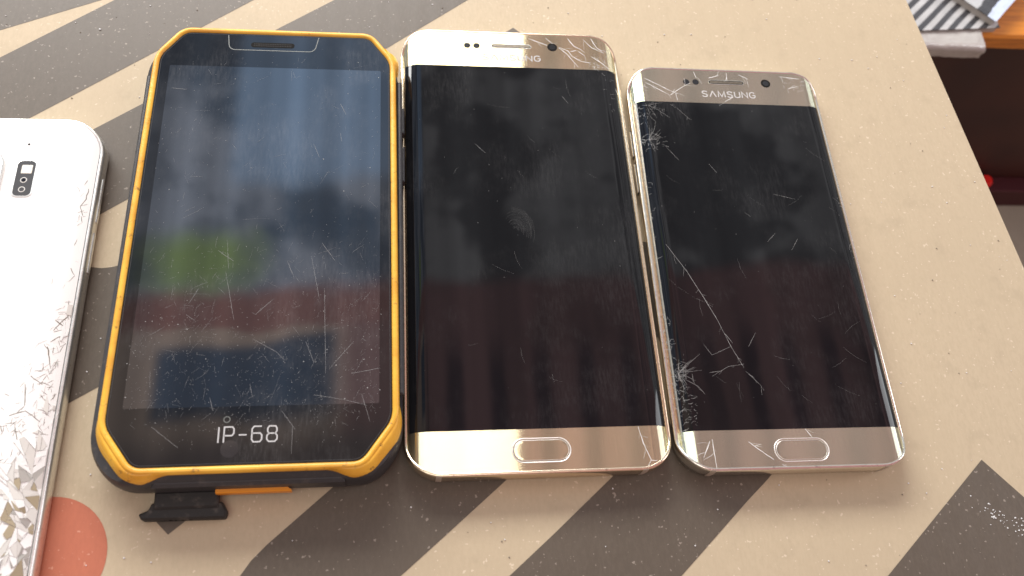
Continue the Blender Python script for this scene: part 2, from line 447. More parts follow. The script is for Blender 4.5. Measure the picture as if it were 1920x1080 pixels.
# ------------------------------------------------------------------ curved-glass phone (front side up)
def edge_phone(name, x, y, rot, W, L, T, label, filmm, r, xf, Dp, yt, yb, feat, cracks, clusters):
    root = thing(name, x, y, rot, label, 'phone', z=.10)
    hw, hl = W / 2, L / 2; gi = .75; ghw, ghl, gr = hw - gi, hl - gi, r - gi
    def zprof(X):
        a = abs(X)
        if a <= xf: return T
        q = min(1., (a - xf) / (ghw - xf)) * .96
        return T - Dp * (1 - math.sqrt(1 - q * q)) / (1 - math.sqrt(1 - .96 ** 2))
    # frame
    P = dense(rrect(hw, hl, r, 14), 6.); N = normals(P)
    def sec(d, f): return [(p[0] - n[0] * d, p[1] - n[1] * d, f(zprof(p[0] - n[0]))) for p, n in zip(P, N)]
    S = [(1.2, lambda z: z - .1), (.8, lambda z: z + .14), (.4, lambda z: z + .06), (.16, lambda z: z - .16), (.02, lambda z: .9 + (z - .9) * .72),
         (0, lambda z: .9 + (z - .9) * .45), (.18, lambda z: .9), (.8, lambda z: .35), (2.2, lambda z: .02), (4, lambda z: 0.)]
    fr = MB().loops([sec(*s_) for s_ in S][::-1]).build('frame', feat['metal'], root, True, 50)
    MB().loops([lift(P, .03, 3.6, N)], cap0=True).build('back_cover', filmm, root)
    # antenna inserts across the bottom edge
    def onl(a):
        e = max(0, abs(a) - (hw - r)); yy = math.sqrt(r * r - e * e)
        return hl - r + yy, (math.copysign(e, a) / r, yy / r)
    for cx in feat['antenna']:
        for sgn in (-1, 1):
            sec2 = []
            for d, f in S[2:8]:
                row = []
                for a in (cx - .8, cx, cx + .8):
                    yy, nn = onl(a)
                    row.append((a - nn[0] * (d - .03), sgn * (yy - nn[1] * (d - .03)), f(zprof(a - nn[0])) + (.03 if d < .6 else 0)))
                sec2.append(row)
            if sgn > 0: sec2 = [q[::-1] for q in sec2]
            MB().loops(sec2[::-1], closed=False).build('antenna_band', 'antenna_plastic', fr)
    # keys on the sides
    for sx, y0, y1 in feat['keys']:
        zc = .9 + (zprof(hw) - .9) * .5; X0, X1 = sorted((sx * (hw - .4), sx * (hw + .42)))
        MB().box(X0, X1, y0, y1, zc - .75, zc + .75, .2).build('side_key', feat['metal'], fr)
        MB().box(*sorted((sx * (hw - .4), sx * (hw + .05))), y0 - .4, y1 + .4, zc - .95, zc + .95, .05).build('key_slot', 'slot_dark', fr)
    # glass sheet split in three
    def wy(Y):
        a = abs(Y) - (ghl - gr)
        return ghw if a <= 0 else ghw - gr + math.sqrt(max(0, gr * gr - a * a))
    NU = 72
    us = [math.sin((i / NU - .5) * math.pi) for i in range(NU + 1)]
    us = [.55 * a + .45 * (2 * i / NU - 1) for i, a in enumerate(us)]
    def sheet(y0, y1, nm, mt, ny, lo=-1., hi=1.):
        ys = [y0 + (y1 - y0) * i / ny for i in range(ny + 1)]
        if y1 > ghl - .01: ys = [y0 + (y1 - y0) * math.sin(i / ny * math.pi / 2) for i in range(ny + 1)]
        if y0 < -ghl + .01: ys = [y1 - (y1 - y0) * math.cos(i / ny * math.pi / 2) for i in range(ny + 1)]
        cu = us if lo == -1. and hi == 1. else [lo] + [a for a in us if lo + .004 < a < hi - .004] + [hi]
        rows = [[(a * wy(q), q, zprof(a * wy(q))) for a in cu] for q in ys]
        return MB().loops(rows, closed=False).build(nm, mt, root, True)
    ed = 1 - feat['margin'] / ghw
    bz = sheet(-ghl, yb, 'bottom_bezel', filmm, 22)
    sheet(yb, yt, 'display', 'screen_black', 30, -ed, ed)
    for lo, hi in ((-1., -ed), (ed, 1.)): sheet(yb, yt, 'side_bezel', 'gold_metal', 30, lo, hi)
    tz = sheet(yt, ghl, 'top_bezel', filmm, 22)
    # top features
    for sx, sy in feat['sensors']:
        mb = MB(); disc(mb, sx, sy, 1.15, T + .03); mb.build('sensor', 'lens_black', tz)
    cx, cy = feat['cam']
    mb = MB(); disc(mb, cx, cy, 1.75, T + .03); k = mb.build('front_camera', 'slot_dark', tz)
    mb = MB(); disc(mb, cx, cy, 1.1, T + .06); mb.build('lens', 'lens_black', tz)
    x0, x1, sy = feat['spk']; cxs, hws = (x0 + x1) / 2, (x1 - x0) / 2
    MB().loops([[(*p, T + .03) for p in rrect(hws, .75, .74, 5, cxs, sy)]], cap1=True).build('earpiece_slot', 'slot_dark', tz)
    g = MB(); nb = 26
    for i in range(nb):
        xx = x0 + .6 + (x1 - x0 - 1.2) * i / (nb - 1)
        g.box(xx - .1, xx + .1, sy - .5, sy + .5, T + .035, T + .10)
    g.build('earpiece_grille', 'grille_metal', tz)
    mb = MB(); ring(mb, rrect(hws + .16, .92, .9, 5, cxs, sy), rrect(hws, .75, .74, 5, cxs, sy), T - .02, T + .07); mb.build('earpiece_rim', 'steel_ring', tz)
    lettering('SAMSUNG', *feat['logo'], .44, T + .03, 'logo_silver', tz)
    # home button
    hx, hy, ha, hb = feat['home']
    def rim(a, b, w):
        m_ = MB(); q = lambda d, z: [(*p, z) for p in rrect(a - d, b - d, b - d - .05, 12, hx, hy)]
        m_.loops([q(0, T - .04), q(w * .25, T + .10), q(w * .55, T + .12), q(w, T - .04)])
        return m_
    hb_o = rim(ha, hb, .36).build('home_button', 'ring_bright', root, True, 60)
    rim(ha - .62, hb - .62, .22).build('button_rim', 'ring_bright', hb_o, True, 60)
    gq = lambda d, z: [(*p, z) for p in rrect(ha - d, hb - d, hb - d - .05, 12, hx, hy)]
    MB().loops([gq(.36, T + .015), gq(.62, T + .015)]).build('button_gap', 'grille_metal', hb_o)
    MB().loops([gq(.84, T + .02), gq(1.4, T + .035)], cap1=True).build('button_pad', filmm, hb_o)
    # cracks
    zf = lambda X, Y: zprof(X) + .035
    mb = MB(); mg = MB(); rnd = random.Random(len(cracks))
    inside = lambda q: abs(q[1]) < ghl - .2 and abs(q[0]) < wy(q[1]) - .1
    for c_ in cracks:
        c_ = [(min(max(a, -wy(b) + .2), wy(b) - .2), min(max(b, -ghl + .2), ghl - .2)) for a, b in c_]
        onfilm = max(q[1] for q in c_) > yt - .5 or min(q[1] for q in c_) < yb + .5
        if onfilm:
            ribbon(mb, c_, .19, zf, True, .06, 1.0, rnd=rnd)
        else: ribbon(mg, c_, .11 if len(c_) > 4 else .06, zf, True, .03, 1.2, rnd=rnd)
        tgt = mb if onfilm else mg
        for a, b in (zip(c_, c_[1:]) if onfilm or len(c_) > 2 else ()):
            L_ = math.hypot(b[0] - a[0], b[1] - a[1])
            for k in range(int(L_ / (2.2 if onfilm else 4.) + rnd.random())):
                f = rnd.random(); x0, y0 = a[0] + (b[0] - a[0]) * f, a[1] + (b[1] - a[1]) * f
                an = math.atan2(b[1] - a[1], b[0] - a[0]) + rnd.choice((-1, 1)) * rnd.uniform(.3, 1.0); q = [(x0, y0)]
                for s_ in range(rnd.randint(1, 3)):
                    an += rnd.uniform(-.3, .3); d = rnd.uniform(.5, 1.6); q.append((q[-1][0] + math.cos(an) * d, q[-1][1] + math.sin(an) * d))
                q = [p_ for p_ in q if inside(p_)]
                if len(q) > 1: ribbon(tgt, q, rnd.uniform(.03, .08), zf, True, .02, 1., rnd=rnd)
    for k in range(feat['hair']):
        a, b = rnd.uniform(-ghw + 2, ghw - 2), rnd.uniform(yb + 3, yt - 3); an = rnd.gauss(-.9, .6); d = rnd.uniform(1.5, 9)
        q = [(a, b), (a + math.cos(an) * d * .5, b + math.sin(an) * d * .5), (a + math.cos(an + .1) * d, b + math.sin(an + .1) * d)]
        if all(inside(p_) and yb < p_[1] < yt for p_ in q): ribbon(mg, q, rnd.uniform(.008, .022), zf, True, .01, 1.5, rnd=rnd)
    for cx, cy, cnt in feat['impact']:
        for k in range(cnt):
            an = rnd.uniform(-1.5, 1.5); q = [(cx, cy)]
            for s_ in range(rnd.randint(2, 4)):
                an += rnd.uniform(-.25, .25); d = rnd.uniform(.8, 2.6); q.append((q[-1][0] + math.cos(an) * d, q[-1][1] + math.sin(an) * d))
            q = [p_ for p_ in q if inside(p_) and yb < p_[1] < yt]
            if len(q) > 1: ribbon(mg, q, rnd.uniform(.03, .07), zf, True, .02, 1., rnd=rnd)
    for cx, cy in feat['print']:
        sm = MB()
        for k in range(16):
            rr_ = 1. + k * .42; a0 = rnd.uniform(-.5, .1); a1 = rnd.uniform(1.6, 2.6)
            q = [(cx + rr_ * .8 * math.cos(a0 + (a1 - a0) * j / 10), cy + rr_ * 1.15 * math.sin(a0 + (a1 - a0) * j / 10)) for j in range(11)]
            ribbon(sm, q, rnd.uniform(.05, .12), zf, True, .03, .7, rnd=rnd)
        sm.build('fingerprint', 'smear', root)
    if cracks:
        for cx, cy, rx, ry, cnt in clusters:
            for i in range(cnt):
                a = rnd.gauss(cx, rx * .5); b = rnd.gauss(cy, ry * .5); an = rnd.uniform(0, 6.28); ln = rnd.uniform(.3, 1.7) * (1.8 if rnd.random() < .15 else 1)
                c_ = [(a, b)]
                for s_ in range(rnd.randint(1, 3)):
                    an += rnd.choice((-1, 1)) * rnd.uniform(.1, 1.1); q = (c_[-1][0] + math.cos(an) * ln / 2, c_[-1][1] + math.sin(an) * ln / 2)
                    c_.append(q)
                c_ = [q for q in c_ if inside(q)]
                if len(c_) > 1: ribbon(mb if (b > yt or b < yb) else mg, c_, rnd.uniform(.03, .09), zf, True, .0, 5., rnd=rnd)
        if mb.v:
            o = mb.build('glass_cracks', 'crack_white', root); o['kind'] = 'stuff'
        if mg.v:
            o = mg.build('screen_cracks', 'crack_grey', root); o['kind'] = 'stuff'
    # dust specks lying on the glass
    mb = MB()
    for i in range(feat['dust']):
        a = rnd.uniform(-hw + 4, hw - 4); b = rnd.uniform(yb + 2, yt - 2); s_ = rnd.uniform(.03, .10)
        z = zprof(a) + .03; k = rnd.uniform(0, 3)
        mb.poly([(a + s_ * math.cos(k + q * 1.57) * rnd.uniform(.6, 1.3), b + s_ * math.sin(k + q * 1.57), z) for q in range(4)])
    o = mb.build('dust_specks', 'dust', root); o['kind'] = 'stuff'
    return root, zprof

CENTER_CRACKS = [[(6.5, 74.4), (12.8, 71.6)], [(12.5, 74.9), (14.8, 72.4)], [(16.7, 70.8), (19.3, 68.3), (22.9, 62.6)], [(16.9, 71.0), (20.0, 69.5), (21.3, 67.0), (24.3, 65.0), (27.5, 64.6)], [(20.3, 75.0), (22.3, 71.7), (24.8, 70.2)], [(25.8, 74.8), (28.5, 71.3), (32.7, 69.1)], [(28.6, 75.4), (30.3, 71.4), (32.2, 69.8)], [(23.6, 69.4), (25.7, 67.6)], [(20.9, 69.3), (22.9, 69.9)], [(28.1, 67.3), (31.1, 64.8), (34.0, 62.3)], [(27.7, -64.8), (28.6, -69.5), (30.2, -74.4), (29.0, -76.2)], [(30.2, -74.4), (31.9, -74.6)], [(-14.2, 30), (-11.0, 26.5)], [(16, 50), (18, 47)]]
RIGHT_CRACKS = [[(-28.9, 65.8), (-20.4, 60.8), (-17.9, 59.6)], [(-28.7, 63.9), (-20.7, 58.8)], [(-20.7, 58.8), (-15.6, 62.6), (-12.6, 64.4)], [(-18.6, 60.0), (-18.3, 56.8)], [(-10.7, 69.4), (-10.2, 66.6)], [(-5.7, 66.8), (-1.7, 68.1)], [(1.2, 69.4), (1.0, 65.7)], [(5.6, 68.7), (8.9, 66.9)], [(20.7, 68.6), (28.1, 67.8)], [(23.0, 63.3), (26.9, 64.6)], [(2.1, 58.8), (-1.3, 56.8)], [(-21.1, 54.9), (-18.8, 53.2), (-15.0, 48.7)], [(-25.7, 52.3), (-22.0, 49.3)], [(-30.9, 42.5), (-29.2, 42.9), (-26.7, 41.7)], [(-25.0, 37.3), (-21.3, 32.1)], [(-11.2, 30.9), (-9.0, 27.4)], [(9.0, 19.7), (16.3, 17.8)], [(-2.1, 12.5), (-0.4, 11.1)], [(6.8, 4.9), (3.6, 1.8)], [(14.0, 3.0), (11.2, -1.1)], [(-14.5, -62.8), (-7.9, -68.1)], [(-5.6, -69.5), (-4.4, -71.5)], [(3.2, -59.3), (4.9, -61.9)], [(-25.1, -61.8), (-25.0, -70.0)], [(-25.8, -62.3), (-28.4, -67.1)], [(-30.1, 0.6), (-24.6, -9.0), (-20.5, -18.1), (-17.5, -25.2), (-14.7, -33.8), (-11.8, -40.6)], [(-11.5, -41.6), (-7.8, -45.9), (-7.0, -47.6)], [(-14.7, -33.8), (-21.0, -36.5)], [(-11.6, -39.4), (-16.6, -40.1), (-22.0, -43.1)], [(-21.0, -36.5), (-23.2, -32.9)], [(-31.3, -41.2), (-24.7, -36.1)], [(-30.3, -44.0), (-26.6, -46.2), (-25.0, -48.6)], [(-9.2, -33.9), (-6.2, -29.4)]]

edge_phone('gold_phone', 0, 0, 0, 75.8, 154.4, 6.9,
    'larger gold smartphone, dark screen cracked only at its top right corner, beside the yellow-rimmed phone',
    'gold_film', 10.4, 31.5, 3.3, 61.6, -64.6,
    dict(margin=.9, metal='gold_metal', antenna=(-28.5, 28.5), keys=((1, 8, 19), (-1, 22, 33)), sensors=((-15.1, 70.5), (-11.9, 70.5)), cam=(14.5, 70.9), spk=(-6.8, 6.9, 70.7),
         logo=(-10, 9.8, 64.5, 2.3), home=(-.3, -70.6, 8.3, 3.5), dust=34, impact=(), print=((-3, -2),), hair=14),
    CENTER_CRACKS, ((31, 64.5, 4, 3, 26), (30, 62, 4, 2, 14), (33, 50, 2, 9, 10)))
edge_phone('gold_phone', 74.24, -7.47, -.46, 70.1, 142.1, 7.0,
    'smaller gold smartphone with a long diagonal crack and shattered left edge, beside the box edge',
    'gold_film_right', 10.2, 29.2, 3.4, 56.0, -59.3,
    dict(margin=1.3, metal='champagne_metal', antenna=(-26, 26), keys=((-1, 36, 46), (-1, 22, 33)), sensors=((-14.0, 64.8), (-10.6, 64.9)), cam=(15.1, 65.3), spk=(-5.8, 6.8, 65.1),
         logo=(-9.0, 10.1, 58.7, 2.4), home=(1.0, -65.4, 8.3, 3.45), dust=26, impact=((-32, -42, 16), (-30.5, 40, 12), (-29, 54, 10)), print=(), hair=30),
    RIGHT_CRACKS, ((-29.6, 51.5, 5, 4, 40), (-29, 38.5, 5, 3, 48), (-32.0, -42, 3, 4, 60), (-31.0, -48, 3.5, 6, 44), (-30.5, -55, 3., 4, 26), (33.2, 15, 1.5, 4, 22), (33, -1, 1.5, 5, 26),
                   (-30.5, 61, 2.5, 5, 30), (26, 65, 5, 2.5, 18), (-33, -63, 1.5, 5, 40), (-33.5, -32, .8, 18, 60), (-33.2, 20, .6, 30, 30)))

# ------------------------------------------------------------------ rugged phone
rug = thing('rugged_phone', -77.0, -3.0, 0, 'rugged phone with worn yellow bezel, scratched screen and black rubber sides', 'phone', z=.10)
def octo(hw, ht, hb, ctx, cty, cbx, cby, R=3.):
    P = [(hw - .4 - cbx, -hb), (hw, -hb + cby), (hw - .6, ht - cty), (hw - .6 - ctx, ht), (-hw + .6 + ctx, ht), (-hw + .6, ht - cty), (-hw, -hb + cby), (-hw + .4 + cbx, -hb)]
    return P
base = fillet(octo(37.9, 71.8, 72.0, 7.6, 11.0, 8.4, 12.2), 3.2, 7)
body = [(a - .8, b) for a, b in fillet(octo(39.9, 72.4, 74.6, 9.0, 12., 6.6, 9.5), 6.5, 7)]
T = 12.8
MB().loops([lift(body, 0, 2.6), lift(body, .5, 1.1), lift(body, 2., .2), lift(body, 5., 0), lift(body, 8.6, .2), lift(body, 10.4, .9), lift(base, 11.4, -.15), lift(base, 11.9, .4), lift(base, 11.9, 4)],
           cap0=True).build('rubber_body', 'rubber', rug, True, 45)
MB().loops([lift(base, 11.0, .05), lift(base, 12.1, -.32), lift(base, 12.9, .1), lift(base, 13.05, .7), lift(base, 12.85, 1.3), lift(base, 12.3, 1.6)]).build('yellow_bezel', 'yellow_plastic', rug, True, 60)
gl = lift(base, 12.35, 1.5)
glass = MB().loops([lift(base, 12.3, 1.45), lift(base, 12.52, 1.75), lift(base, 12.52, 3.)], cap1=True).build('front_glass', 'rugged_border', rug, True, 30)
MB().loops([[(*p, 12.53) for p in rrect(32.6, 55.8, .4, 2, .2, .9)]], cap1=True).build('display', 'rugged_lcd', rug)
# seal line between glass and bezel
mb = MB(); mb.loops([lift(base, 12.56, 2.05), lift(base, 12.56, 2.2)]); mb.build('glass_seal', 'seal', rug)
# earpiece notch
mb = MB()
nt = fillet([(-15.6, 69.4), (-15.0, 63.6), (11.6, 63.6), (12.8, 69.6)], [.1, 2, 2, .1], 5)
ribbon(mb, nt, .26, lambda X, Y: 12.56, False, 0, 50); mb.build('earpiece_notch', 'notch_line', glass)
MB().loops([[(*p, 12.55) for p in rrect(6.8, 1.0, .9, 5, -1.6, 65.8)]], cap1=True).build('earpiece_slot', 'slot_dark', glass)
g = MB()
for i in range(22):
    for j in (-.35, .35): disc(g, -7.3 + i * .54, 65.8 + j, .17, 12.58, 6)
g.build('earpiece_grille', 'seal', glass)
lettering('IP-68', -8.0, 6.7, -64.5, 4.1, .36, 12.56, 'print_grey', glass, gap=.36)
mb = MB(); mb.loops([lift(rrect(.9, .9, .88, 5, -6.2, -58.4), 12.56), lift(rrect(.65, .65, .63, 5, -6.2, -58.4), 12.56)]); mb.build('ring_mark', 'notch_line', glass)
mb = MB(); disc(mb, -5.0, -66.2, 2.3, 12.56, 20); mb.build('water_stain', 'rugged_lcd', glass)
# corner guards (yellow)
def resample(P, n):
    d = [0]
    for a, b in zip(P, P[1:]): d.append(d[-1] + math.hypot(b[0] - a[0], b[1] - a[1]))
    out = []
    for i in range(n):
        q = d[-1] * i / (n - 1); k = 0
        while k < len(d) - 2 and d[k + 1] < q: k += 1
        f = (q - d[k]) / (d[k + 1] - d[k]); out.append((P[k][0] + (P[k + 1][0] - P[k][0]) * f, P[k][1] + (P[k + 1][1] - P[k][1]) * f))
    for _ in range(3): out = [out[0]] + [tuple((out[i - 1][c] + 2 * out[i][c] + out[i + 1][c]) / 4 for c in (0, 1)) for i in range(1, n - 1)] + [out[-1]]
    return out
def guard(inner, outer, flip):
    n = 30; A, B = resample(inner, n), resample(outer, n)
    if flip: A, B = [(-a, b) for a, b in A][::-1], [(-a, b) for a, b in B][::-1]
    L = lambda f, z, e=0.: [(a[0] + (b[0] - a[0]) * f, a[1] + (b[1] - a[1]) * f, z - e * math.hypot(a[0] - b[0], a[1] - b[1])) for a, b in zip(A, B)]
    MB().loops([L(-.35, 12.3), L(0, 12.72), L(.25, 12.55, .02), L(.45, 12.2, .06), L(.8, 11.6, .22), L(.95, 11.2, .32), L(1.0, 10.6, .4), L(1.0, 7.5)][::-1], closed=False).build('corner_guard', 'yellow_plastic', rug, True, 60)
GI = [(37.6, -53.5), (37.7, -58.2), (36.6, -62.0), (30.6, -70.4), (28.2, -71.9), (19.8, -72.1)]
GO = [(37.8, -53.5), (38.7, -57.0), (39.0, -60.6), (37.5, -65.4), (31.4, -72.9), (27.0, -74.2), (24.0, -73.8), (22.2, -72.5), (19.8, -72.2)]
guard(GI, GO, False); guard(GI, GO, True)
guard([(36.9, 55.5), (37.0, 60), (34.2, 66.0)], [(37.2, 55.5), (38.3, 58.5), (38.7, 61.8), (37.4, 64.9), (34.3, 66.1)], False)
# rubber lip running along the bottom under the bezel, port trim and open port flap
MB().box(-24, 24, -74.9, -72.5, 3.0, 10.2, .8).build('bottom_lip', 'rubber', rug)
P = [(-9, -75.9), (10.2, -75.9), (8.6, -74.2), (-9, -74.2)]
MB().loops([lift(P, 3.4), lift(P, 5.4), lift(P, 5.8, .3)], cap0=True, cap1=True).build('port_trim', 'orange_plastic', rug)
MB().box(-17, 9, -75.3, -74, 1.2, 3.4, .2).build('port_opening', 'slot_dark', rug)
P = fillet([(-27.2, -81.5), (-6.6, -81.7), (-6.2, -80.0), (-7.6, -77.4), (-25.2, -77.2), (-25.8, -79.0), (-28.2, -79.9)], .6, 4)
fl = MB().loops([lift(P, 0.1, .3), lift(P, .5), lift(P, 2.6), lift(P, 3.2, .5)], cap0=True, cap1=True).build('port_flap', 'rubber_flap', rug, True, 35)
MB().box(-24.4, -8.4, -79.0, -74.6, 2.2, 4.0, .5).build('flap_hinge', 'rubber_flap', rug)
mb = MB()
for a, wd in ((-20.6, .8), (-19.2, .5), (-17.6, 1.1), (-15.6, .9), (-13.4, .7), (-12.0, 1.1)):
    mb.box(a, a + wd, -81.62, -81.4, 1.2, 2.2, .05)
mb.build('flap_embossing', 'slot_dark', fl)
for y0, y1 in ((18, 31), (36, 46)):
    MB().box(39.2, 40.25, y0, y1, 4.6, 7.6, .35).build('side_key', 'rubber', rug)
MB().box(-40.3, -39.2, 4, 20, 4.6, 7.6, .35).build('side_key', 'rubber', rug)
# long grooves in the rubber of the sides
for s_ in (1, -1):
    X = sorted((s_ * 37.9, s_ * 39.4))
    MB().box(X[0], X[1], -52, 54, 9.2, 10.9, .5).build('side_rail', 'rubber', rug)
# scratches and dust
RUG_SCR = [[(-31.1, 47.8), (-26.4, 47.3)], [(20.4, 43.2), (22.1, 39.2)], [(12.7, 27.9), (14.5, 23.1)], [(20.6, 32.1), (21.0, 29.1)], [(-12.5, -8.9), (-7.9, -12.3)], [(-10.2, -5.5), (-9.2, -14.8)], [(-9.8, -15.7), (-6.6, -30.3)], [(6.8, -12.3), (8.8, -17.4)], [(13.4, -10.6), (16.1, -24.1)], [(16.2, -6.3), (20.2, -12.3)], [(-1.0, -28.8), (3.7, -24.0)], [(-1.3, -35.9), (5.3, -39.9), (7.5, -42.2)], [(12.9, -36.9), (15.3, -43.1)], [(19.6, -44.7), (25.8, -37.1)], [(15.6, -52.2), (24.0, -53.8), (29.6, -55.5)], [(-16.6, -20.6), (-18.9, -25.4)], [(25.3, -46.4), (33.0, -45.0)], [(-24.8, -59.8), (-17.7, -65.5)], [(7.5, -56.4), (11.2, -61.5)], [(-11.0, -52.3), (-10.0, -55.9)], [(-1.1, -48.8), (-0.2, -52.5)], [(10.5, -60.8), (10.5, -67.8)], [(-19.3, -28.6), (-17.1, -30.2)], [(17.4, -20.8), (18.5, -46.2)], [(-16.3, -45.5), (-14.4, -44.1)], [(28.2, -52.4), (30.4, -59.9)]]
rnd = random.Random(11); mb = MB(); zf = lambda X, Y: 12.57
for c_ in RUG_SCR: ribbon(mb, c_, .075, zf, True, .03, 1.3, rnd=rnd)
for i in range(620):
    low = rnd.random() < .6
    a = rnd.uniform(-31, 32); b = rnd.uniform(-62, -8) if low else rnd.uniform(-60, 60)
    an = rnd.choice((rnd.uniform(0, 3.14), rnd.gauss(1.1, .5))); ln = min(rnd.expovariate(.8) + .4, 10)
    c_ = [(a, b)]
    for k in range(2):
        an += rnd.uniform(-.12, .12); c_.append((c_[-1][0] + math.cos(an) * ln / 2, c_[-1][1] + math.sin(an) * ln / 2))
    if all(abs(q[0]) < 33 and abs(q[1]) < 64 for q in c_): ribbon(mb, c_, rnd.uniform(.010, .042), zf, True, .015, .8, rnd=rnd)
o = mb.build('scratches', 'scratch', glass); o['kind'] = 'stuff'
mb = MB()
for i in range(1300):
    a = rnd.uniform(-33, 34); b = rnd.gauss(-44, 14) if rnd.random() < .62 else rnd.uniform(-66, 66)
    if abs(b) > 66 or (abs(b) > 58 and abs(a) > 27): continue
    s_ = rnd.uniform(.03, .09) * (2.0 if rnd.random() < .05 else 1); k = rnd.uniform(0, 3)
    mb.poly([(a + s_ * math.cos(k + q * 1.57) * rnd.uniform(.5, 1.5), b + s_ * math.sin(k + q * 1.57), 12.575) for q in range(4)])
o = mb.build('dust_specks', 'dust', glass); o['kind'] = 'stuff'

# ------------------------------------------------------------------ white phone lying face down
wh = thing('white_phone', -163.2, -39.5, 0, 'white smartphone lying face down with shattered glossy back and silver frame', 'phone', z=.10)
hw, hl, T, r = 36.3, 75.6, 7.9, 11.5
P = dense(rrect(hw, hl, r, 14), 6.); N = normals(P)
def wprof(X, Y):
    a = max(0, abs(X) - 27.) / 8.6
    return T - 2.5 * a * a
S = [(4, 0, 0), (1.6, .0, .05), (.6, 0, .5), (.08, 0, 1.7), (0, 0, 3.0), (.1, 0, 4.2), (.5, 1, -.2), (.95, 1, .08), (1.5, 1, -.08)]
fr = MB().loops([[(p[0] - n[0] * d, p[1] - n[1] * d, (wprof(p[0] - n[0], 0) + z) if k else z) for p, n in zip(P, N)] for d, k, z in S]).build('frame', 'silver_metal', wh, True, 55)
MB().loops([lift(P, .03, 3.6, N)], cap0=True).build('front_glass', 'screen_black', wh)
g = 1.35
rows = []; ny = 60
for i in range(ny + 1):
    Y = (hl - g) * math.sin((i / ny - .5) * math.pi); a = abs(Y) - (hl - r)
    w_ = hw - g if a <= 0 else hw - r + math.sqrt(max(0, (r - g) ** 2 - a * a))
    rows.append([(q / 30 * w_, Y, wprof(q / 30 * w_, Y)) for q in range(-30, 31)])
MB().loops(rows, closed=False).build('back_glass', 'white_glass', wh, True)
mb = MB(); mb.loops([lift(rrect(2.9, 6.4, 1.7, 6, 16.2, 53.8), T - .05), lift(rrect(2.9, 6.4, 1.7, 6, 16.2, 53.8), T + .12), lift(rrect(2.5, 6.0, 1.4, 6, 16.2, 53.8), T + .16), lift(rrect(2.45, 5.95, 1.4, 6, 16.2, 53.8), T + .04)])
mo = mb.build('flash_module', 'silver_metal', wh, True, 40)
MB().loops([lift(rrect(2.5, 6.0, 1.4, 6, 16.2, 53.8), T + .06)], cap1=True).build('module_window', 'module_grey', mo)
MB().loops([lift(rrect(1.5, 1.5, .3, 3, 16.4, 56.9), T + .07), lift(rrect(1.4, 1.4, .3, 3, 16.4, 56.9), T + .14)], cap1=True).build('flash', 'flash_yellow', mo)
mb = MB()
for cy, rr_ in ((53.2, .95), (50.0, .95)):
    mb.loops([lift(rrect(rr_, rr_, rr_ - .02, 6, 16.1, cy), T + .08), lift(rrect(rr_ - .25, rr_ - .25, rr_ - .27, 6, 16.1, cy), T + .10)])
mb.build('sensor_rings', 'shard_light', mo)
mb = MB(); disc(mb, 16.1, 53.2, .5, T + .09); mb.build('sensor', 'lens_black', mo)
O = rrect(9.9, 9.9, 6.5, 8, .3, 54.2)
cb = MB().loops([lift(O, T - .1), lift(O, T + .75, .05), lift(O, T + 1.0, .3), lift(O, T + .85, 1.4)], cap1=True).build('camera_bump', 'silver_metal', wh, True, 40)
MB().loops([lift(O, T + .9, 1.6)], cap1=True).build('camera_window', 'lens_black', cb)
for y0, y1 in ((41.5, 56.5), (25, 38)):
    MB().box(hw - .4, hw + .28, y0, y1, 2.4, 3.8, .2).build('side_key', 'silver_metal', fr)
mb = MB(); disc(mb, 15.5, 65.7, .35, T + .03, 8); mb.build('microphone_hole', 'slot_dark', wh)
WHITE_CRACKS = [[(32.5, 45.0), (33.6, 47.7), (33.8, 51.4)], [(33.6, 42.3), (32.5, 45.0)], [(33.0, 25.0), (34.0, 23.0)], [(31.4, 5.7), (34.1, 10.4), (33.8, 15.2)], [(31.2, 2.6), (34.0, 4.9)], [(31.6, 8.8), (33.9, 7.2)], [(27.2, -9.4), (28.0, -15.2)], [(28.2, -7.2), (31.2, -9.5)], [(24.8, -18.0), (28.5, -16.7), (32.2, -19.6)], [(30.8, 1.0), (32.5, -5.0)], [(26.6, -20.9), (28.0, -25.1)], [(31.7, -28.0), (34.1, -29.4), (31.7, -32.0)]]
mb = MB(); rnd = random.Random(5); zf = lambda X, Y: wprof(X, Y) + .04
for c_ in WHITE_CRACKS: ribbon(mb, c_, .22, zf, True, .12, 1., rnd=rnd)
for cx, cy, rx, ry, n_ in ((33.2, 45, .8, 6, 26), (32.8, 6, 1.6, 8, 60), (30, -10, 2.5, 6, 34), (28, -19, 3.5, 5, 46), (31, -27, 3, 6, 40), (33.5, -15, 1.2, 9, 50)):
    for i in range(n_):
        a, b = rnd.gauss(cx, rx), rnd.gauss(cy, ry); an = rnd.gauss(.9, .8); ln = rnd.uniform(.6, 2.4)
        q = (a + math.cos(an) * ln, b + math.sin(an) * ln)
        if max(a, q[0]) < 34.8: ribbon(mb, [(a, b), q], rnd.uniform(.05, .16), zf, True, .08, .6, rnd=rnd)
o = mb.build('glass_cracks', 'crack_dark', wh); o['kind'] = 'stuff'
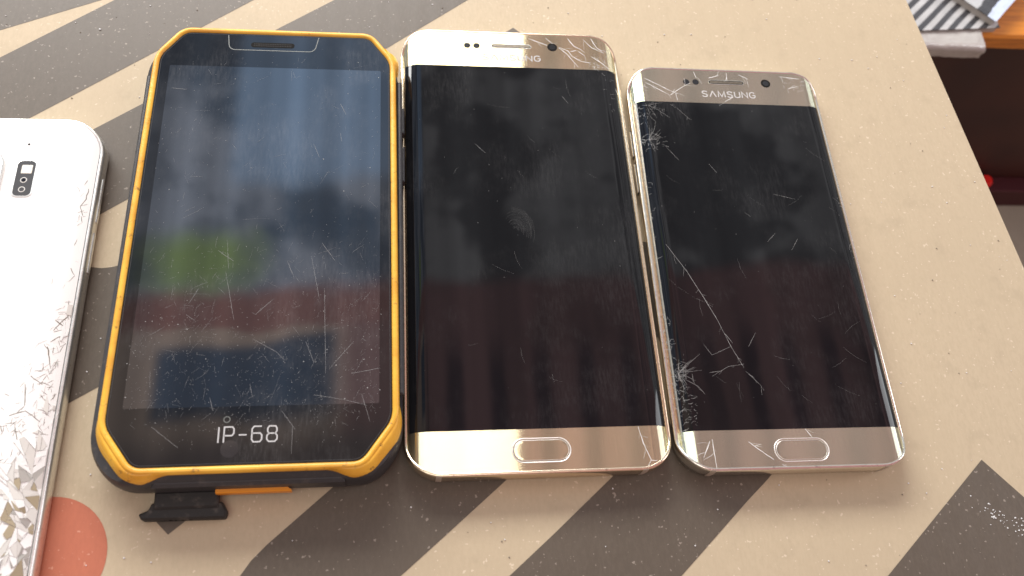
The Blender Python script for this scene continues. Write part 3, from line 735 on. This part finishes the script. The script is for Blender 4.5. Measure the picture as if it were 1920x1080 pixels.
# loose glass shards at the crushed lower right
def wlim(Y):
    a = abs(Y) - (hl - r)
    return (hw - 1.3) if a <= 0 else hw - r - .4 + math.sqrt(max(0, (r - g) ** 2 - a * a))
def area2(P): return abs(sum(P[i - 1][0] * P[i][1] - P[i][0] * P[i - 1][1] for i in range(len(P)))) / 2
def split(P, out):
    cx, cy = sum(p[0] for p in P) / len(P), sum(p[1] for p in P) / len(P)
    if area2(P) < rnd.choice((.5, 1.2, 2.5, 6., 11.)): out.append(P); return
    an = math.atan2(cy + 46, cx - 33) + rnd.choice((0, 0, math.pi / 2)) + rnd.gauss(0, .45)      # cracks radiate from the impact
    cx += rnd.gauss(0, .6); cy += rnd.gauss(0, 1.); nx_, ny_ = -math.sin(an), math.cos(an)
    A, B = [], []
    for k in range(len(P)):
        p, q = P[k], P[(k + 1) % len(P)]
        dp, dq = (p[0] - cx) * nx_ + (p[1] - cy) * ny_, (q[0] - cx) * nx_ + (q[1] - cy) * ny_
        (A if dp >= 0 else B).append(p)
        if dp * dq < 0:
            f = dp / (dp - dq); m_ = (p[0] + (q[0] - p[0]) * f, p[1] + (q[1] - p[1]) * f); A.append(m_); B.append(m_)
    if len(A) < 3 or len(B) < 3 or area2(A) < .15 or area2(B) < .15: out.append(P); return
    split(A, out); split(B, out)
shards = []
split([(21, -34), (27, -25), (34.9, -20), (34.9, -62), (30.5, -68), (22, -66)], shards)
split([(32.2, -20), (34.9, -20), (34.9, 14), (33.8, 14)], shards)
split([(33.4, 38), (34.9, 36), (34.9, 50), (34.2, 50)], shards)
for pts in shards:
    c0 = Vector((sum(p[0] for p in pts) / len(pts), sum(p[1] for p in pts) / len(pts)))
    if any(abs(p[0]) > wlim(p[1]) + .4 for p in pts): continue
    keep = min(1., max(.10, (c0.x - 21) / 11)) * (.22 if c0.y > -24 else 1)
    if rnd.random() > keep: continue
    k = .95 if area2(pts) > 2 else .86
    pts = [(c0.x + (p[0] - c0.x) * k, c0.y + (p[1] - c0.y) * k) for p in pts]
    if sum(pts[i - 1][0] * pts[i][1] - pts[i][0] * pts[i - 1][1] for i in range(len(pts))) < 0: pts = pts[::-1]
    sg = .10 if area2(pts) < 4 else .05
    tx, ty = rnd.gauss(0, sg), rnd.gauss(0, sg)
    zz = [wprof(*p) + .20 + (p[0] - c0.x) * tx + (p[1] - c0.y) * ty for p in pts]
    mb = MB()
    mb.loops([[(*p, z - .12) for p, z in zip(pts, zz)], [(*p, z + .02) for p, z in zip(pts, zz)]], cap0=True, cap1=True)
    dirty = c0.x > 28 and c0.y < -30
    mb.build('glass_shard', rnd.choices(('shard_light', 'shard_grey', 'shard_tan', 'white_glass'), (.40, .16, .14, .30) if dirty else (.5, .06, .03, .41))[0], wh)

# ------------------------------------------------------------------ crumbs lying on the cardboard
mb = MB(); rnd = random.Random(21)
def crumb(mb, x, y, s):
    n = 5; k = rnd.uniform(0, 6)
    L = lambda f, z: [(x + s * f * math.cos(k + 6.283 * i / n) * rnd.uniform(.7, 1.4), y + s * f * math.sin(k + 6.283 * i / n), z) for i in range(n)]
    mb.loops([L(1, .08), L(1., .08 + s * .5), L(.5, .08 + s * .9)], cap1=True)
def clear(x, y):
    return not (-118 < x < -36 and -86 < y < 71) and not (-39 < x < 39 and -79 < y < 79) and not (37 < x < 111 and -80 < y < 65) and not (x < -125 and y < 38) and x < xr(y) - 3
for i in range(260):
    x, y = rnd.uniform(-180, 175), rnd.uniform(-115, 125)
    if clear(x, y): crumb(mb, x, y, rnd.uniform(.10, .26) * (1.7 if rnd.random() < .05 else 1))
for i in range(60):
    k_ = rnd.gauss(0, 1); x, y = 137 + 4.2 * k_ + rnd.gauss(0, 1.4), -94.5 - 2.6 * k_ + rnd.gauss(0, 1.6)
    crumb(mb, x, y, rnd.uniform(.08, .26))
o = mb.build('pale_crumbs', 'print_white'); tag(o, 'pale crumbs and glass dust scattered on the cardboard', 'crumbs', kind='stuff')
mb = MB()
for i in range(150):
    x, y = rnd.uniform(-180, 175), rnd.uniform(-115, 125)
    if clear(x, y): crumb(mb, x, y, rnd.uniform(.10, .24))
o = mb.build('dark_crumbs', 'grit'); tag(o, 'dark specks of grit scattered on the cardboard', 'grit', kind='stuff')

# ------------------------------------------------------------------ background: low orange shelf with magazines
sh = thing('wooden_shelf', 0, 0, 0, 'low orange wooden shelf unit with a dark panel for its shaded interior, standing beyond the cardboard box', 'shelf', z=-345)
MB().box(235, 800, 219, 560, 196, 208, 1.5).build('shelf_board', 'orange_wood', sh)
MB().box(245, 790, 236, 255, 0, 195.9).build('interior_shade_panel', 'dark_wood', sh)  # dark sheet standing in for the shaded open interior under the board
MB().box(236, 244.9, 232, 555, 0, 195.9).build('side_panel', 'dark_wood', sh)
MB().box(236, 800, 221, 235.9, 0, 24, 1).build('plinth', 'red_plastic', sh)
cp = thing('bottle_cap', 452, 228, 0, 'small bright red cap lying on the plinth of the shelf', 'cap', z=-320.9)
C_ = rrect(5, 5, 4.9, 6)
MB().loops([lift(C_, 0), lift(C_, 6), lift(C_, 7.5, .9)], cap0=True, cap1=True).build('cap_shell', 'red_bright', cp, True, 40)
mb = MB()
for k in range(16):
    a = k * math.pi / 8; mb.box(5 * math.cos(a) - .4, 5 * math.cos(a) + .4, 5 * math.sin(a) - .4, 5 * math.sin(a) + .4, .5, 5.5)
mb.build('cap_ridges', 'red_bright', cp)
mg = thing('magazine', 282, 270, 5, 'grey magazine with black diagonal stripes, lower of the pair on the shelf', 'magazine', 'magazines piled on the shelf', z=-136.8)
MB().box(-46, 46, -52, 52, 0, 4.4).build('pages', 'paper_edge', mg)
MB().box(-47, 47, -53, 53, 4.5, 5.0).build('cover', 'magazine_striped', mg)
mg = thing('magazine', 327, 221, 44, 'bluish white glossy magazine with broad black bars, upper of the pair on the shelf', 'magazine', 'magazines piled on the shelf', z=-131.6)
MB().box(1, 120, 1, 34, 0, 4.4).build('pages', 'paper_edge', mg)
MB().box(0, 121, 0, 35, 4.5, 5.0).build('cover', 'magazine_blue', mg)
wr = thing('plastic_bag', 300, 213, 0, 'crumpled clear grey plastic wrapper hanging over the shelf edge', 'wrapper', z=-136.8)
gx, gy = 22, 8; rows = []; rnd = random.Random(3)
for j in range(gy + 1):
    row = []
    for i in range(gx + 1):
        X = -34 + 54 * i / gx; s_ = j / gy
        Y = 14 - 22 * min(1, s_ * 1.6) + rnd.uniform(-.25, .25); Z = 3.2 + rnd.uniform(0, .35) - (max(0, s_ - .6) / .4) * 8
        row.append((X + rnd.uniform(-.8, .8), Y, Z))
    rows.append(row)
MB().loops(rows, closed=False).build('wrapper_sheet', 'plastic_wrap', wr, True)
